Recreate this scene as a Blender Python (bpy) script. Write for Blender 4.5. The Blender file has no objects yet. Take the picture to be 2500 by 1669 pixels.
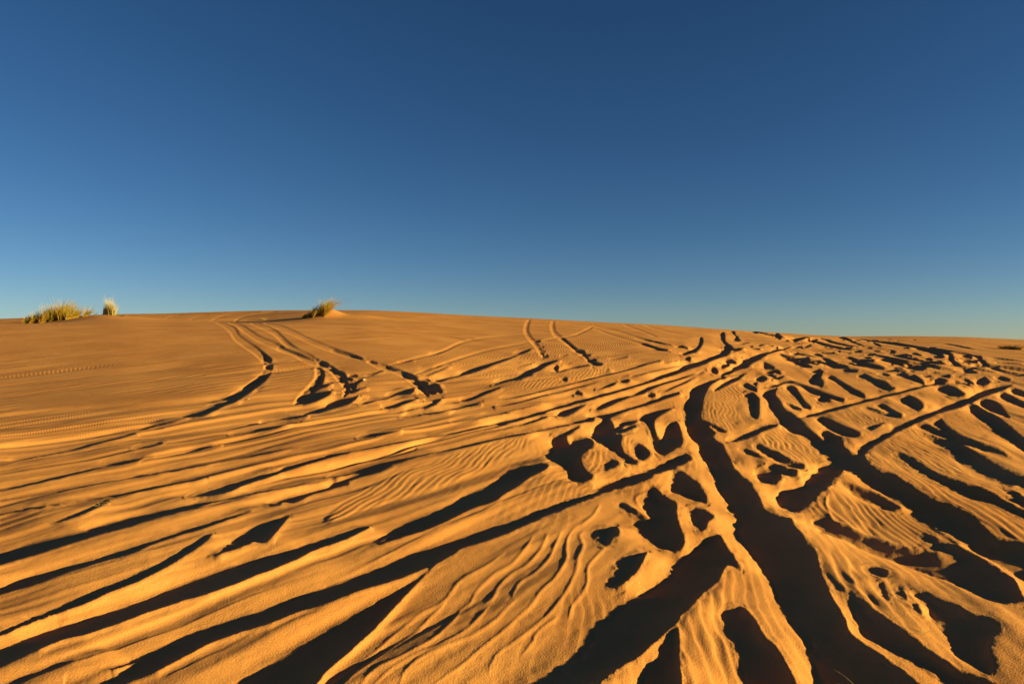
import bpy, math, random
import numpy as np

# ------------------------------------------------------------------ camera, sky, sun, exposure
F = 1667.0                      # focal length in photo pixels (photo 2500 x 1669)
HC = 1.5                        # eye height
PSI = math.radians(14.0)         # sun stands to the right, a little behind the camera
SUN_EL = math.radians(9.2)
scene = bpy.context.scene
cam_d = bpy.data.cameras.new("camera")
cam_d.sensor_width = 36.0
cam_d.lens = 36.0 * F / 2500.0
cam_d.clip_start = 0.05
cam_d.clip_end = 5000.0
cam = bpy.data.objects.new("camera", cam_d)
scene.collection.objects.link(cam)
cam.location = (0, 0, HC)
cam.rotation_euler = (math.radians(90), 0, 0)
scene.camera = cam

world = bpy.data.worlds.new("World")
scene.world = world
world.use_nodes = True
wn, wl = world.node_tree.nodes, world.node_tree.links
wn.clear()
w_out = wn.new("ShaderNodeOutputWorld")
w_bg = wn.new("ShaderNodeBackground")
sky = wn.new("ShaderNodeTexSky")
sky.sky_type = 'NISHITA'
sky.sun_disc = False
sky.sun_elevation = SUN_EL
sky.sun_rotation = math.radians(90) + PSI
sky.altitude = 900
sky.air_density = 0.75
sky.dust_density = 0.1
sky.ozone_density = 2.2
w_gam = wn.new("ShaderNodeGamma")
w_gam.inputs[1].default_value = 1.06
w_hsv = wn.new("ShaderNodeHueSaturation")
w_hsv.inputs['Saturation'].default_value = 1.15
w_bg.inputs[1].default_value = 0.05
wl.new(sky.outputs[0], w_gam.inputs[0])
wl.new(w_gam.outputs[0], w_hsv.inputs['Color'])
w_tint = wn.new("ShaderNodeMix"); w_tint.data_type = 'RGBA'; w_tint.blend_type = 'MULTIPLY'; w_tint.inputs[0].default_value = 1.0
w_tint.inputs[7].default_value = (0.60, 0.60, 0.63, 1)
wl.new(w_hsv.outputs[0], w_tint.inputs[6]); wl.new(w_tint.outputs[2], w_bg.inputs[0])
wl.new(w_bg.outputs[0], w_out.inputs[0])

sun_d = bpy.data.lights.new("sun", 'SUN')
sun_d.energy = 5.0
sun_d.angle = math.radians(0.5)
sun_d.color = (1.0, 0.835, 0.27)
sun = bpy.data.objects.new("sun", sun_d)
scene.collection.objects.link(sun)
# direction towards the sun: (cos psi, -sin psi) in plan
from mathutils import Vector
to_sun = Vector((math.cos(PSI) * math.cos(SUN_EL), -math.sin(PSI) * math.cos(SUN_EL), math.sin(SUN_EL)))
sun.rotation_euler = to_sun.to_track_quat('Z', 'Y').to_euler()
sun.location = (30, -4, 20)

scene.view_settings.view_transform = 'Standard'
scene.view_settings.look = 'None'
scene.view_settings.exposure = 1.32
scene.view_settings.gamma = 1.0
scene.render.film_transparent = False
scene.cycles.diffuse_bounces = 3
scene.cycles.max_bounces = 4

# ------------------------------------------------------------------ noise helpers
def _hash(ix, iy, seed):
    h = (ix.astype(np.int64) * 374761393 + iy.astype(np.int64) * 668265263 + seed * 1442695041) & 0xffffffff
    h = ((h ^ (h >> 13)) * 1274126177) & 0xffffffff
    h = h ^ (h >> 16)
    return (h & 0xffff).astype(np.float32) / 32767.5 - 1.0

def noise(x, y, seed=0):
    x0 = np.floor(x); y0 = np.floor(y)
    fx = (x - x0).astype(np.float32); fy = (y - y0).astype(np.float32)
    fx = fx * fx * fx * (fx * (fx * 6 - 15) + 10); fy = fy * fy * fy * (fy * (fy * 6 - 15) + 10)
    a = _hash(x0, y0, seed); b = _hash(x0 + 1, y0, seed)
    c = _hash(x0, y0 + 1, seed); d = _hash(x0 + 1, y0 + 1, seed)
    return (a + (b - a) * fx) * (1 - fy) + (c + (d - c) * fx) * fy

def fbm(x, y, seed=0, oct=3):
    r = 0; a = 1.0; t = 0
    for k in range(oct):
        r = r + a * noise(x * 2.03 ** k + 17.3 * k, y * 2.03 ** k - 9.1 * k, seed + k); t += a; a *= 0.5
    return r / t

def sstep(a, b, x):
    t = np.clip((x - a) / (b - a), 0, 1)
    return t * t * (3 - 2 * t)

# ------------------------------------------------------------------ large shape of the dune
SKY_X = [-1200, 0, 290, 400, 520, 640, 700, 900, 1000, 1150, 1300, 1500, 1600, 1700, 1800, 1950, 2000, 2080, 2200, 2350, 2500, 3600]
SKY_Y = [800, 778, 766, 765, 761, 757.5, 757, 757, 761, 770, 777, 788, 792, 799, 806, 815, 818.5, 821, 820, 822, 829, 880]
EDG_X = [-1200, 0, 60, 110, 160, 210, 255, 310, 400, 520, 650, 760]
EDG_Y = [812, 797, 794, 789, 781, 773, 770.0, 775.0, 782, 786, 789, 790]
DC = 56.0

def q_of(t):
    a = np.power(np.clip(t, 0, 0.75), 1.5)
    s = np.clip(t - 0.75, 0, 0.75)
    b = 1.3 * s - 2.6 * s * s
    e = np.clip(t - 1.5, 0, None)
    return a + b - 0.6 * (1 - np.exp(-e * 2.0)) * 1.6

_dd = np.concatenate([np.linspace(25, 80, 400)])
_qd = q_of(_dd / DC)
def crest_scale(X):
    tau = (834.5 - np.interp(X, SKY_X, SKY_Y)) / F
    tab = (tau[:, None] * _dd[None] + HC) / np.maximum(_qd[None], 0.02)
    k = tab.argmin(1)
    return tab.min(1), _dd[k]

_XT = np.arange(-1400, 3800, 10.0)
_ST, _DT = crest_scale(_XT)
_k = np.exp(-0.5 * (np.arange(-6, 7) / 2.5) ** 2); _k /= _k.sum()
_ST = np.convolve(np.pad(_ST, 6, mode='edge'), _k, mode='valid')

_ET = np.interp(_XT, EDG_X, EDG_Y)
_ET = np.convolve(np.pad(_ET, 6, mode='edge'), _k, mode='valid')

def macro(X, D):
    """height of the ground without tracks; X = photo column of the sight line, D = depth"""
    S = np.interp(X, _XT, _ST)
    H = S * q_of(D / DC)
    w = 1 - sstep(560, 800, X)
    He = HC - 40.0 * (np.interp(X, _XT, _ET) - 834.5) / F
    Hb = S * q_of(40.0 / DC)
    near = np.where(D < 40, np.exp(-((D - 40) / 6.0) ** 2), np.exp(-((D - 40) / 3.0) ** 2))
    H = H + w * (He - Hb) * near - w * 0.40 * np.exp(-((D - 46) / 2.6) ** 2)
    # left rise added to catch more sun; blown sand banked behind the small bush
    xx = (X - 1250) / F * D
    H = H + 0.038 * np.sqrt(xx * xx + 4) * (xx < 0) * np.exp(-((D - 26) / 9.0) ** 2) + 0.076 * (xx >= 0) * np.exp(-((D - 26) / 9.0) ** 2)
    H = H + 0.42 * np.exp(-((xx + 10.45) / 0.8) ** 2 - ((D - 38.7) / 0.8) ** 2) * (1 + 0 * X)
    H = H + 0.20 * np.exp(-((xx + 8.8) / 1.9) ** 2 - ((D - 38.5) / 0.9) ** 2)
    return H

def img_y(H, D):
    return 834.5 - F * (H - HC) / D

# ------------------------------------------------------------------ tracks and hollows
# (origin x, origin y, pixels per photo pixel) of the drawings below
V = dict(A=(0, 1160, 2.7635), B=(800, 1160, 2.7635), C=(1650, 1160, 2.7635), D=(0, 900, 2.7635), E=(800, 900, 2.7635),
         F=(1650, 900, 2.7635), G=(0, 700, 4.698), H=(400, 700, 4.698), I=(800, 700, 4.698), J=(1200, 740, 4.698),
         K=(1600, 740, 4.698), L=(2000, 740, 4.698), P=(0, 0, 1.0))
DARK = """
bD 0,630,636 200,592,600 380,556,564 500,533,545 620,500,515 760,462,478 860,440,450 930,432,434
bD 980,392,394 1100,355,368 1180,340,350 1270,325,328
pD 1270,325 1340,290 1450,240 1470,228 1530,222 1580,180 1680,140 1690,110 1760,60 1810,25 1820,35 1780,90 1700,150 1600,215 1520,245 1450,280 1360,315
bD 870,543,546 950,525,532 1020,505,520 1070,498,506 1110,494,496
bD -400,900,915 -200,858,870 0,815,824 150,780,795 300,745,762 450,705,725 600,672,685 750,640,652 830,618,640 900,600,625 960,592,600 1080,575,578
bD 670,640,645 760,628,633 830,612,618 900,600,605
bD -200,905,909 0,876,880 200,848,852 350,820,828 500,790,802 700,757,765 850,735,740 950,714,725 1050,695,708 1200,668,685 1350,645,655 1450,625,632 1550,602,615 1700,570,590 1800,552,570 1880,540,550 1960,530,532 2040,524,526
bD 1260,545,548 1350,528,535 1430,514,522 1500,508,510
bD 1540,450,452 1650,425,440 1740,403,425 1850,385,400 1950,365,372 2020,360,362
bD 1740,352,354 1850,345,350 1950,328,340 2040,318,325 2080,312,313
bD -300,1035,1065 0,965,985 100,945,965 230,925,940 350,912,920 430,903,905
bD 520,888,892 650,865,875 800,840,855 950,815,828 1080,785,800 1200,765,778 1300,752,760 1400,740,742
bD 285,1050,1055 400,1010,1030 500,975,1000 600,940,960 680,905,925 730,905,907
bA -600,690,830 -300,605,700 0,530,600 200,450,545 400,400,480 550,370,430 700,320,385 850,280,345 1000,250,300 1150,215,260 1300,190,225 1400,170,190 1550,140,155 1700,110,122 1850,85,98 2000,65,72 2150,40,48 2349,0,10
bE 0,728,740 100,700,722 200,675,700 330,635,668 450,610,640 560,590,605 700,562,572 850,530,545 1000,495,510 1150,462,475 1300,435,445 1450,405,415 1550,380,395 1700,350,365 1800,335,350
bE 0,785,808 100,740,770 200,705,730 330,670,700 450,645,650
bA 1740,215,220 1850,180,200 2000,130,175 2100,100,130 2200,75,100 2349,25,55
bD 1250,868,872 1350,830,860 1450,805,845 1550,770,820 1650,745,780 1760,715,745 1850,690,715 1950,655,680 2050,625,650 2150,600,620 2250,575,592 2349,558,570
bD 1620,705,710 1750,685,692 1850,660,668 1950,650,655
bE 0,575,588 150,552,562 300,525,537 450,495,507 600,468,478 750,435,447 900,405,415 1050,378,385 1180,348,368 1280,325,350 1370,318,325 1480,290,300
bA -600,970,1050 -300,865,920 0,755,805 150,700,765 300,655,715 500,600,640 700,545,580 900,480,520 1050,430,455 1200,380,405 1350,330,360 1450,300,325 1550,268,290 1650,245,258 1740,218,222
bA -600,1280,1350 -300,1165,1215 0,1045,1080 150,985,1015 300,920,960 450,855,905 600,790,850 750,730,780 850,690,740 950,640,700 1050,600,650 1150,545,600 1250,490,540 1340,430,480 1400,395,430 1440,385,390
pA 1310,610 1400,570 1480,495 1600,420 1740,330 1900,280 1955,262 1940,290 1880,360 1800,440 1700,455 1600,490 1500,520 1420,570
bA -600,1420,1610 -300,1290,1450 0,1165,1290 200,1080,1200 400,1000,1110 600,950,1060 800,880,990 1000,820,915 1200,740,850 1400,665,790 1600,600,720 1800,540,640 2000,480,560 2150,430,490 2349,365,410
bB 0,410,475 120,370,425 200,350,385 280,335,350
bA 450,1400,1430 550,1360,1407 700,1300,1330 900,1230,1260 1000,1195,1215 1110,1165,1170
bA 0,1720,1830 300,1570,1660 600,1410,1510 800,1320,1420 1000,1220,1340 1100,1165,1290 1200,1105,1240 1350,1030,1160 1400,1020,1130 1600,965,1060 1800,900,1000 2000,820,920 2200,765,860 2349,715,800
bB 0,745,850 200,670,780 400,605,720 600,530,650 800,470,560 930,410,480 1100,360,430 1300,290,350 1450,225,280 1560,190,235 1700,150,185 1830,105,130 1850,75,120 1950,45,90 2100,10,50 2200,-10,10
bE 1820,800,830 1880,770,800 2000,745,770 2080,705,760 2200,670,715 2349,600,670
bF 0,597,655 60,572,635 110,602,606
pA 1240,1680 1640,1407 1800,1310 2000,1180 2200,1060 2349,965 2500,870 2650,780 2800,690 2920,600 2955,580 2940,600 2850,690 2750,790 2600,950 2450,1100 2300,1230 2200,1320 2130,1407 1800,1700
pB 225,515 350,445 470,375 600,300 750,235 860,180 950,120 1100,60 1180,0 1260,-50 1390,-72 1490,-68 1440,-25 1380,0 1280,70 1180,130 1120,175 950,230 820,300 650,370 500,415 330,470
pB 1000,1640 1430,1407 1600,1320 1720,1230 1800,1130 1810,1080 1900,1000 2000,900 2150,780 2300,700 2349,610 2400,560 2500,480 2550,430 2640,395 2700,480 2750,550 2790,640 2720,610 2690,620 2650,700 2550,780 2500,830 2470,870 2390,940 2349,1000 2250,1090 2150,1180 2050,1250 1900,1340 1830,1407 1600,1640
pC -350,1600 -240,1407 -170,1300 -120,1220 -90,1140 0,1010 20,1100 20,1250 40,1407 40,1600
pB 1810,380 1900,345 1950,340 1970,400 1930,410 1900,470 1860,480 1830,460
pB 1950,600 1990,560 2080,530 2160,510 2100,620 2050,680 1950,760 1890,740 1930,700 1945,650
pB 1965,175 2060,220 2130,275 2190,300 2140,240 2145,190 2155,110 2190,60 2260,130 2349,190 2349,250 2370,330 2410,430 2390,490 2349,512 2280,508 2180,460 2110,400 2070,340 2085,310 2040,260 1985,230
pC 270,30 300,110 350,170 400,250 425,330 415,360 440,430 500,530 560,600 610,680 660,740 690,820 720,880 780,970 850,1040 900,1100 915,1200 940,1290 980,1407 1050,1600 2000,1650 1640,1407 1600,1370 1500,1290 1400,1220 1330,1170 1250,1120 1170,1050 1150,980 1110,900 1060,820 1020,720 980,640 960,570 930,500 880,450 850,400 800,340 780,290 720,280 650,260 590,210 570,160 530,100 480,50 440,0 400,-40 250,-40
pF 90,440 150,520 155,560 180,610 240,680 280,770 300,830 360,910 410,990 700,1000 640,980 590,930 570,870 520,800 460,740 400,680 375,610 345,560 330,515 280,490 230,430 175,350 80,350
pK 1035,800 900,825 720,865 590,905 450,970 410,1070 360,1180 370,1300 385,1409 400,1500 700,1500 560,1380 520,1290 540,1180 560,1070 600,990 650,930 800,855 900,838 1020,812
pK 1330,985 1260,1020 1240,1070 1300,1130 1310,1190 1380,1280 1450,1350 1480,1409 1600,1500 1800,1500 1700,1409 1630,1340 1560,1290 1490,1220 1430,1120 1380,1070 1380,1000 1400,975
pF 730,370 800,410 880,470 950,540 1040,600 1130,680 1200,710 1300,770 1400,840 1500,910 1600,970 1700,1040 1800,1105 2100,1105 2000,1050 1900,1000 1800,950 1700,880 1620,820 1530,760 1470,720 1400,700 1320,650 1270,590 1240,580 1190,570 1120,510 1050,510 950,450 880,400 830,340 760,290 660,290
pC 1240,0 1350,70 1450,140 1550,215 1650,290 1800,370 1950,460 2100,560 2250,640 2349,710 2500,820 2800,980 2800,600 2500,500 2349,460 2200,430 2120,380 2050,310 1950,240 1850,200 1750,160 1650,110 1550,50 1480,0 1400,-20 1220,-20
pF 870,770 900,730 980,670 1050,645 1130,670 1120,700 1060,750 1050,780 960,850 880,930 810,970 740,950 690,920 680,880 720,840 800,810 880,795
pC 1110,42 1250,90 1380,130 1480,190 1520,225 1450,240 1380,220 1280,180 1200,140 1160,100
pC 930,310 980,295 1070,320 1150,350 1230,400 1350,440 1450,480 1590,530 1660,500 1740,550 1800,605 1790,560 1730,490 1700,460 1800,455 1900,480 2000,530 2100,580 2200,640 2280,700 2330,790 2349,850 2250,860 2150,850 2050,820 1900,740 1750,690 1600,640 1450,580 1300,530 1150,450 1000,390 950,350
pC 1640,395 1700,400 1780,440 1760,452 1690,455
pC 1270,625 1350,630 1430,660 1400,690 1330,665
pC 1140,770 1200,800 1300,880 1400,950 1500,1020 1600,1100 1700,1180 1800,1240 1920,1330 2050,1370 2150,1407 2400,1560 2000,1560 1810,1407 1700,1330 1600,1270 1450,1200 1350,1130 1260,1060 1210,970 1200,900 1160,840
pC 1590,790 1700,810 1800,860 1900,890 2000,950 2100,960 2200,1030 2150,1080 2120,1180 2140,1280 2120,1350 2050,1310 1950,1250 1880,1200 1850,1120 1800,1030 1730,970 1700,900 1650,850
pC 1370,740 1400,730 1440,850 1400,830
pC 1470,750 1520,760 1560,850 1510,830
pC 1570,880 1620,870 1660,940 1620,930
pC 320,930 370,890 430,870 480,910 540,980 600,1080 700,1180 760,1290 820,1407 900,1600 520,1600 470,1407 430,1250 400,1140 360,1080 330,1000
pF 1480,570 1540,580 1650,640 1750,700 1850,740 1950,780 2100,820 2250,900 2349,960 2600,1080 2600,1150 2349,1020 2250,970 2150,920 2000,880 1880,830 1750,760 1650,700 1550,640 1490,600
pF 1690,450 1800,470 1950,520 2050,580 2150,640 2250,690 2349,730 2600,850 2600,930 2349,800 2250,790 2150,750 2050,700 1950,640 1850,560 1750,500
pF 1620,375 1700,380 1800,420 1900,440 2050,500 2150,530 2250,590 2150,570 2000,530 1850,480 1720,430 1640,400
pF 1740,375 1790,335 1830,390 1900,440 1850,440 1790,410
pF 1970,250 2000,235 2100,290 2200,340 2300,430 2349,470 2500,570 2500,660 2349,560 2250,480 2150,410 2050,340 1990,290
pL 1845,1130 1880,1105 1980,1120 2080,1180 2150,1250 2200,1320 2110,1290 2000,1250 1880,1190
pF 2185,180 2220,160 2349,230 2500,310 2500,330 2349,265 2270,235 2200,200
pF 2260,140 2290,135 2349,155 2500,220 2500,250 2349,190 2280,170
pF 2180,845 2349,900 2349,935 2260,890
pF 2230,810 2300,830 2349,870 2349,905 2280,870
bF 830,335,342 900,310,325 1000,285,300 1100,260,275 1200,230,245 1300,205,218 1400,180,192 1500,155,168 1600,130,140 1700,105,115 1800,90,108 1820,95,97
pF 360,495 400,470 470,440 550,400 640,375 690,380 620,410 540,440 440,480
pF 1230,570 1240,530 1350,470 1450,420 1460,400 1550,360 1640,320 1750,280 1850,240 1950,205 2050,160 2150,120 2250,108 2270,110 2200,150 2100,180 2000,225 1900,265 1800,290 1700,330 1600,375 1500,420 1400,480 1300,545 1265,590
pF 945,340 990,330 1080,370 1150,400 1240,445 1180,465 1100,440 1000,380
pF 980,430 1020,420 1080,450 1120,475 1130,510 1060,510 1010,480
pF 1290,400 1340,385 1390,375 1350,400 1310,420
pF 1360,240 1400,240 1460,275 1520,310 1500,330 1440,300 1380,265
pF 1265,265 1330,270 1420,300 1500,325 1450,325 1350,300
pF 1525,205 1560,180 1620,210 1670,250 1620,285 1560,240
pF 1770,140 1800,115 1860,120 1920,150 1955,170 1890,190 1820,165
pF 2030,90 2080,55 2120,90 2080,120 2040,115
pF 750,115 800,120 830,160 870,220 910,265 880,270 850,250 810,190 770,150
pK 1430,910 1530,890 1620,910 1750,960 1900,1020 2050,1070 2170,1110 2120,1135 2060,1110 1950,1080 1800,1040 1700,980 1600,930 1500,920 1400,950 1300,965
pF 740,230 800,250 850,280 800,275 760,250
pF 1025,55 1060,50 1120,90 1190,130 1280,185 1230,185 1150,140 1070,85
pF 1235,45 1270,35 1300,45 1350,70 1420,90 1450,120 1485,130 1430,150 1380,130 1320,90 1260,65
pF 960,200 1000,195 1050,215 980,225
pK 1030,1070 1060,1030 1120,1030 1190,1090 1200,1150 1195,1250 1180,1310 1120,1330 1080,1250 1080,1150 1070,1090
pK 1000,920 1050,920 1150,970 1160,1020 1080,990 1020,960
pK 1190,850 1240,835 1290,870 1230,900 1180,900
pK 1110,920 1170,905 1150,950
pK 1820,890 1870,860 1920,880 1940,930 1900,970 1860,930
pF 530,515 560,510 620,545 700,580 780,620 870,650 840,670 760,660 680,620 600,580 550,545
pF 620,660 650,640 740,670 820,690 790,725 710,710 640,685
pF 545,710 590,685 650,690 715,720 690,760 650,780 590,770 555,740
pF 430,535 500,550 570,590 610,620 550,600 470,570
pF 170,350 230,370 300,400 355,430 300,425 230,390
pF -20,690 30,690 100,730 160,790 205,870 195,915 110,880 40,850 -20,830 -25,760
pF 90,935 110,1010 120,1060 150,1105 200,1080 220,1030 265,1000 200,960
pE 1600,430 1650,400 1710,375 1690,400 1640,440 1610,460 1645,515 1660,470 1710,460 1780,480 1795,510 1740,560 1710,600 1720,650 1750,700 1790,730 1700,775 1640,750 1620,700 1590,650 1500,620 1480,590 1520,550 1510,480 1560,440
pE 1750,330 1900,310 1950,290 1900,330 1930,380 1940,440 1990,450 1980,500 2000,560 2050,600 2090,630 2040,650 1960,590 1880,530 1810,490 1800,440 1810,390 1860,350 1840,330
pE 1940,400 1990,365 2080,345 2060,370 1990,395 1940,435
pE 1950,425 2020,395 2080,385 2040,410 1970,435
pE 2110,340 2160,300 2320,265 2250,310 2210,350 2215,420 2255,480 2290,400 2330,350 2360,370 2390,450 2390,510 2340,540 2270,585 2220,560 2200,500 2180,420 2150,370
pE 2060,510 2110,510 2180,570 2140,610 2090,610
pE 1880,610 1920,610 1970,640 1900,680 1850,700 1880,650
pD 2085,298 2130,285 2200,260 2240,225 2349,195 2420,180 2349,235 2250,265 2150,298
pH 1395,1400 1580,1355 1640,1235 1880,1195 1920,1215 1780,1300 1600,1360 1500,1385
pH 1705,1160 1740,1135 1900,1110 1870,1140 1790,1170 1730,1200
pH 1770,1120 1790,1050 1820,980 1840,1030 1820,1110
pH 1780,865 1850,870 1890,905 1830,905
pH 1925,940 1960,935 2000,965 1970,970
pH 1970,980 2030,970 2080,1000 2090,1040 2040,1010
pH 2045,1045 2100,1035 2160,1050 2150,1080 2110,1070
pH 2080,1120 2180,1090 2260,1060 2300,1060 2220,1110 2210,1150 2150,1165
pH 2070,1190 2200,1165 2330,1140 2200,1200 2140,1215
pH 2120,1020 2180,1000 2230,1020 2180,1030
pH 1150,770 1190,800 1235,830 1220,860 1180,850
pH 1190,905 1240,900 1240,935 1190,940
pH 1320,680 1400,700 1500,740 1620,790 1730,840 1650,825 1540,785 1420,735 1350,705
pH 1940,710 2000,730 2120,770 2280,825 2200,815 2080,775 1970,740
pI 460,850 520,855 580,875 520,868
pI 660,905 740,930 850,970 930,1000 1040,1040 1030,1055 900,1040 870,990 800,960 690,945
pI 1000,1085 1060,1075 1150,1095 1120,1120 1010,1110
pI 1060,1140 1120,1120 1250,1105 1300,1150 1250,1215 1180,1230 1130,1190 1080,1180
pI 1260,1180 1310,1160 1325,1200 1280,1220
pI 1085,1060 1150,1055 1190,1085 1130,1075
pI 430,1030 520,990 640,945 600,975 500,1010
pI 1120,1022 1200,990 1290,950 1400,905 1350,935 1240,985 1160,1020
bI 1040,965,967 1140,932,936 1240,908,912
bI 820,872,874 900,855,860 1000,832,836
bI 1150,785,787 1300,745,750 1400,715,718
bI 1230,1080,1084 1300,1060,1085 1400,1030,1050 1500,1020,1025 1560,980,1010 1680,940,975 1780,905,940 1900,870,890 2000,840,855 2100,805,815 2150,790,795
pI 2190,770 2240,735 2330,712 2300,735 2230,765
bI 1880,1130,1133 1950,1100,1112 2080,1055,1080 2200,1030,1060 2250,985,1035 2349,950,1010
bJ 20,940,943 160,888,898 300,850,870 360,815,850 450,760,805 560,710,760 620,680,720 700,660,685 775,648,655
bI 350,1355,1365 450,1310,1335 560,1275,1295 670,1265,1270 700,1250,1260 800,1215,1235 880,1190,1230 960,1165,1215 1005,1175,1180
bI 600,1400,1409 780,1370,1380
pI 1055,1405 1130,1360 1220,1310 1305,1285 1290,1310 1210,1360 1120,1395
bI 1110,1318,1322 1200,1300,1306 1300,1288,1292
pI 1535,1315 1680,1250 1800,1200 1880,1175 1980,1155 1900,1195 1780,1240 1640,1300
bI 1400,1400,1405 1600,1350,1362 1790,1310,1320
bI 690,1050,1053 820,1025,1030
bI 600,1170,1173 760,1143,1148
bI 1960,1295,1300 2100,1265,1275 2250,1240,1250 2349,1215,1225
bE 380,255,272 450,240,262 520,215,235 600,200,208
bE 480,330,336 600,300,312 750,285,292 900,255,262 1050,230,238
bE 800,365,370 950,345,350 1100,310,318 1250,290,296
bE 190,468,470 300,440,455 400,425,440 500,415,420
pI 0,1330 70,1300 150,1270 340,1260 250,1300 150,1350 0,1385
pJ 505,430 540,425 565,440 530,450
pJ 560,500 600,498 590,512
pJ 580,545 620,550 600,560
pJ 610,595 650,600 640,620 610,620
pJ 990,540 1040,535 1070,560 1020,568
pJ 800,398 830,400 900,465 1000,540 980,540 880,470
pJ 1030,600 1080,590 1140,588 1110,608
pJ 1110,655 1180,640 1210,650 1205,680 1285,690 1260,710 1190,718 1150,700
pJ 795,615 850,590 890,578 840,605
bJ 700,790,798 780,775,785 900,745,752 1000,720,735 1140,700,712
bJ 1290,670,672 1500,625,628 1590,605,615
bJ 230,742,745 400,705,710 480,690,694
pJ 715,735 740,700 770,730 760,770 720,770
pJ 810,865 840,845 880,875 850,900 825,890
bJ 80,1108,1112 250,1075,1085 450,1035,1045 650,980,990 850,935,945 1000,895,905 1150,855,865 1300,810,820 1500,765,775 1700,705,715 1850,675,685 1960,652,656
bJ 0,1195,1200 200,1150,1158 350,1110,1125 550,1055,1070 700,1025,1035 850,995,1003 950,960,975 1100,925,935 1300,880,888
bJ 0,1275,1278 250,1225,1230 450,1180,1185 700,1130,1136
pJ 975,1050 970,1000 1000,1005 1045,1045 1000,1055
bJ 0,1370,1380 200,1325,1345 400,1280,1300 600,1225,1250 680,1190,1225 850,1160,1190 1000,1110,1145 1200,1060,1090 1350,1020,1045 1500,975,1005 1650,930,955 1800,890,915 1900,850,885
bK 0,850,890 200,780,825 400,700,750 550,655,700 700,610,640 800,560,610
pK 760,600 790,560 800,500 830,475 880,490 875,550 850,590 800,610
pK 755,350 790,335 805,380 800,430 830,460 830,480 790,470 760,420
pJ 755,1290 800,1240 900,1205 1070,1155 1020,1200 950,1250 850,1295 790,1300
bJ 240,1400,1409 400,1360,1385 550,1310,1335 650,1285,1300
bJ 1145,1250,1254 1220,1195,1230 1330,1130,1185 1450,1085,1130 1600,1050,1070 1700,1010,1045 1780,965,1015 1880,935,965 2000,895,920 2200,840,860 2349,790,810
pJ 1790,1070 1800,1030 1850,1025 1895,1055 1850,1080
pJ 1495,915 1510,880 1560,870 1590,890 1550,910
pJ 1310,775 1340,750 1350,770
bJ 1940,1030,1035 2000,1000,1015 2100,940,960 2250,880,900 2349,830,845
bK 470,820,832 520,795,805 570,768,775
bJ 1090,1330,1335 1200,1290,1310 1300,1265,1310 1400,1250,1290 1600,1190,1215 1750,1150,1175 1900,1090,1130 2000,1050,1090 2150,1015,1040
bJ 1550,850,853 1650,825,832 1800,790,796 2000,745,752 2200,700,706 2349,670,675
pJ 2225,650 2250,615 2290,630 2270,660
pJ 2140,670 2170,650 2180,660
bJ 2190,595,600 2250,565,585 2349,515,560
pK 310,600 340,570 400,565 420,540 480,500 510,440 520,390 545,400 550,440 520,500 470,550 400,580
bJ 1440,392,396 1560,420,426
pJ 1710,460 1800,475 1900,510 2030,535 1970,545 1880,520 1780,490
bJ 1640,390,393 1800,425,430 1950,460,466 2100,490,496
pJ 2120,495 2200,490 2260,520 2200,515
bJ 0,695,708 60,675,688 130,655,660 160,635,640 270,600,608 300,580,585 380,545,565 460,525,530
bJ 1190,1005,1010 1300,955,970 1380,920,945 1440,908,915
bJ 1450,860,862 1540,830,835 1600,825,828
bK 740,820,825 850,780,815 950,715,760 1050,660,735 1100,630,690 1200,585,640 1280,560,590 1330,560,568 1450,520,535 1570,495,505
pK 820,640 870,640 935,675 910,698 830,680
pK 765,750 780,710 865,695 840,730 780,758
pK 640,735 680,735 735,790 700,810 660,800
pK 345,640 380,612 415,630 380,658
pK 675,1005 720,960 820,900 950,840 1020,815 950,880 850,930 740,990
pK 1240,675 1290,690 1370,740 1330,755 1260,760 1245,720
pK 1410,580 1480,590 1600,640 1700,690 1800,730 1700,735 1600,690 1500,640
bK 1480,590,605 1650,635,650 1800,660,672 1950,690,700 2080,715,745 2200,735,745
pK 1900,620 1990,640 2100,690 2220,735 2100,745 2000,700 1940,650
pK 1800,585 1870,580 1930,610 1860,610
bK 1560,578,582 1700,590,598 1860,625,632
pK 1800,795 1830,765 1880,755 1940,785 1880,800
pK 2150,770 2230,757 2330,775 2250,792
pK 1380,785 1410,775 1450,805 1390,810
pK 1260,815 1330,820 1400,850 1490,830 1400,880 1330,850
pK 870,330 910,325 920,360 960,400 970,435 910,430 920,390 890,345
pK 1380,345 1420,350 1450,390 1420,420 1390,385
pK 1590,450 1610,410 1700,390 1780,400 1700,410 1650,430
pK 1085,500 1110,485 1120,505
pK 1375,510 1410,498 1425,525
bK 970,390,396 1070,355,360
bK 1050,310,315 1200,335,342 1400,372,380 1550,410,418 1620,440,445
pK 1120,325 1200,335 1160,350
bK 1750,430,440 1850,440,455 2000,480,500 2150,515,530 2250,530,535
bK 1880,395,402 2000,430,445 2150,470,480 2349,505,512
bK 2110,390,395 2200,400,425 2349,480,490
pK 1630,495 1680,500 1710,525 1650,510
pK 0,505 60,520 150,540 80,545 0,530
pL 300,620 370,615 450,650 560,680 650,700 755,750 660,755 560,730 450,700 350,640
bL 190,645,655 300,685,693 450,705,715 600,730,735
bL 570,572,585 700,600,615 850,630,650 950,650,670 1100,680,690 1250,700,725 1400,730,745 1560,765,775
bL 770,575,585 900,595,615 1050,630,645 1200,665,680 1350,675,695 1460,695,702
pL 710,645 780,645 940,690 920,705 840,690 760,665
pL 840,735 900,735 955,752 880,752
pL 1035,725 1080,708 1140,725 1200,765 1120,775 1060,755
bL 1160,715,718 1300,735,740 1450,765,778
pL 1215,640 1260,630 1300,655 1250,655
bL 430,405,410 600,430,436 800,455,465 1000,485,495 1200,510,530 1350,540,560 1480,560,590 1530,590,600
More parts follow.
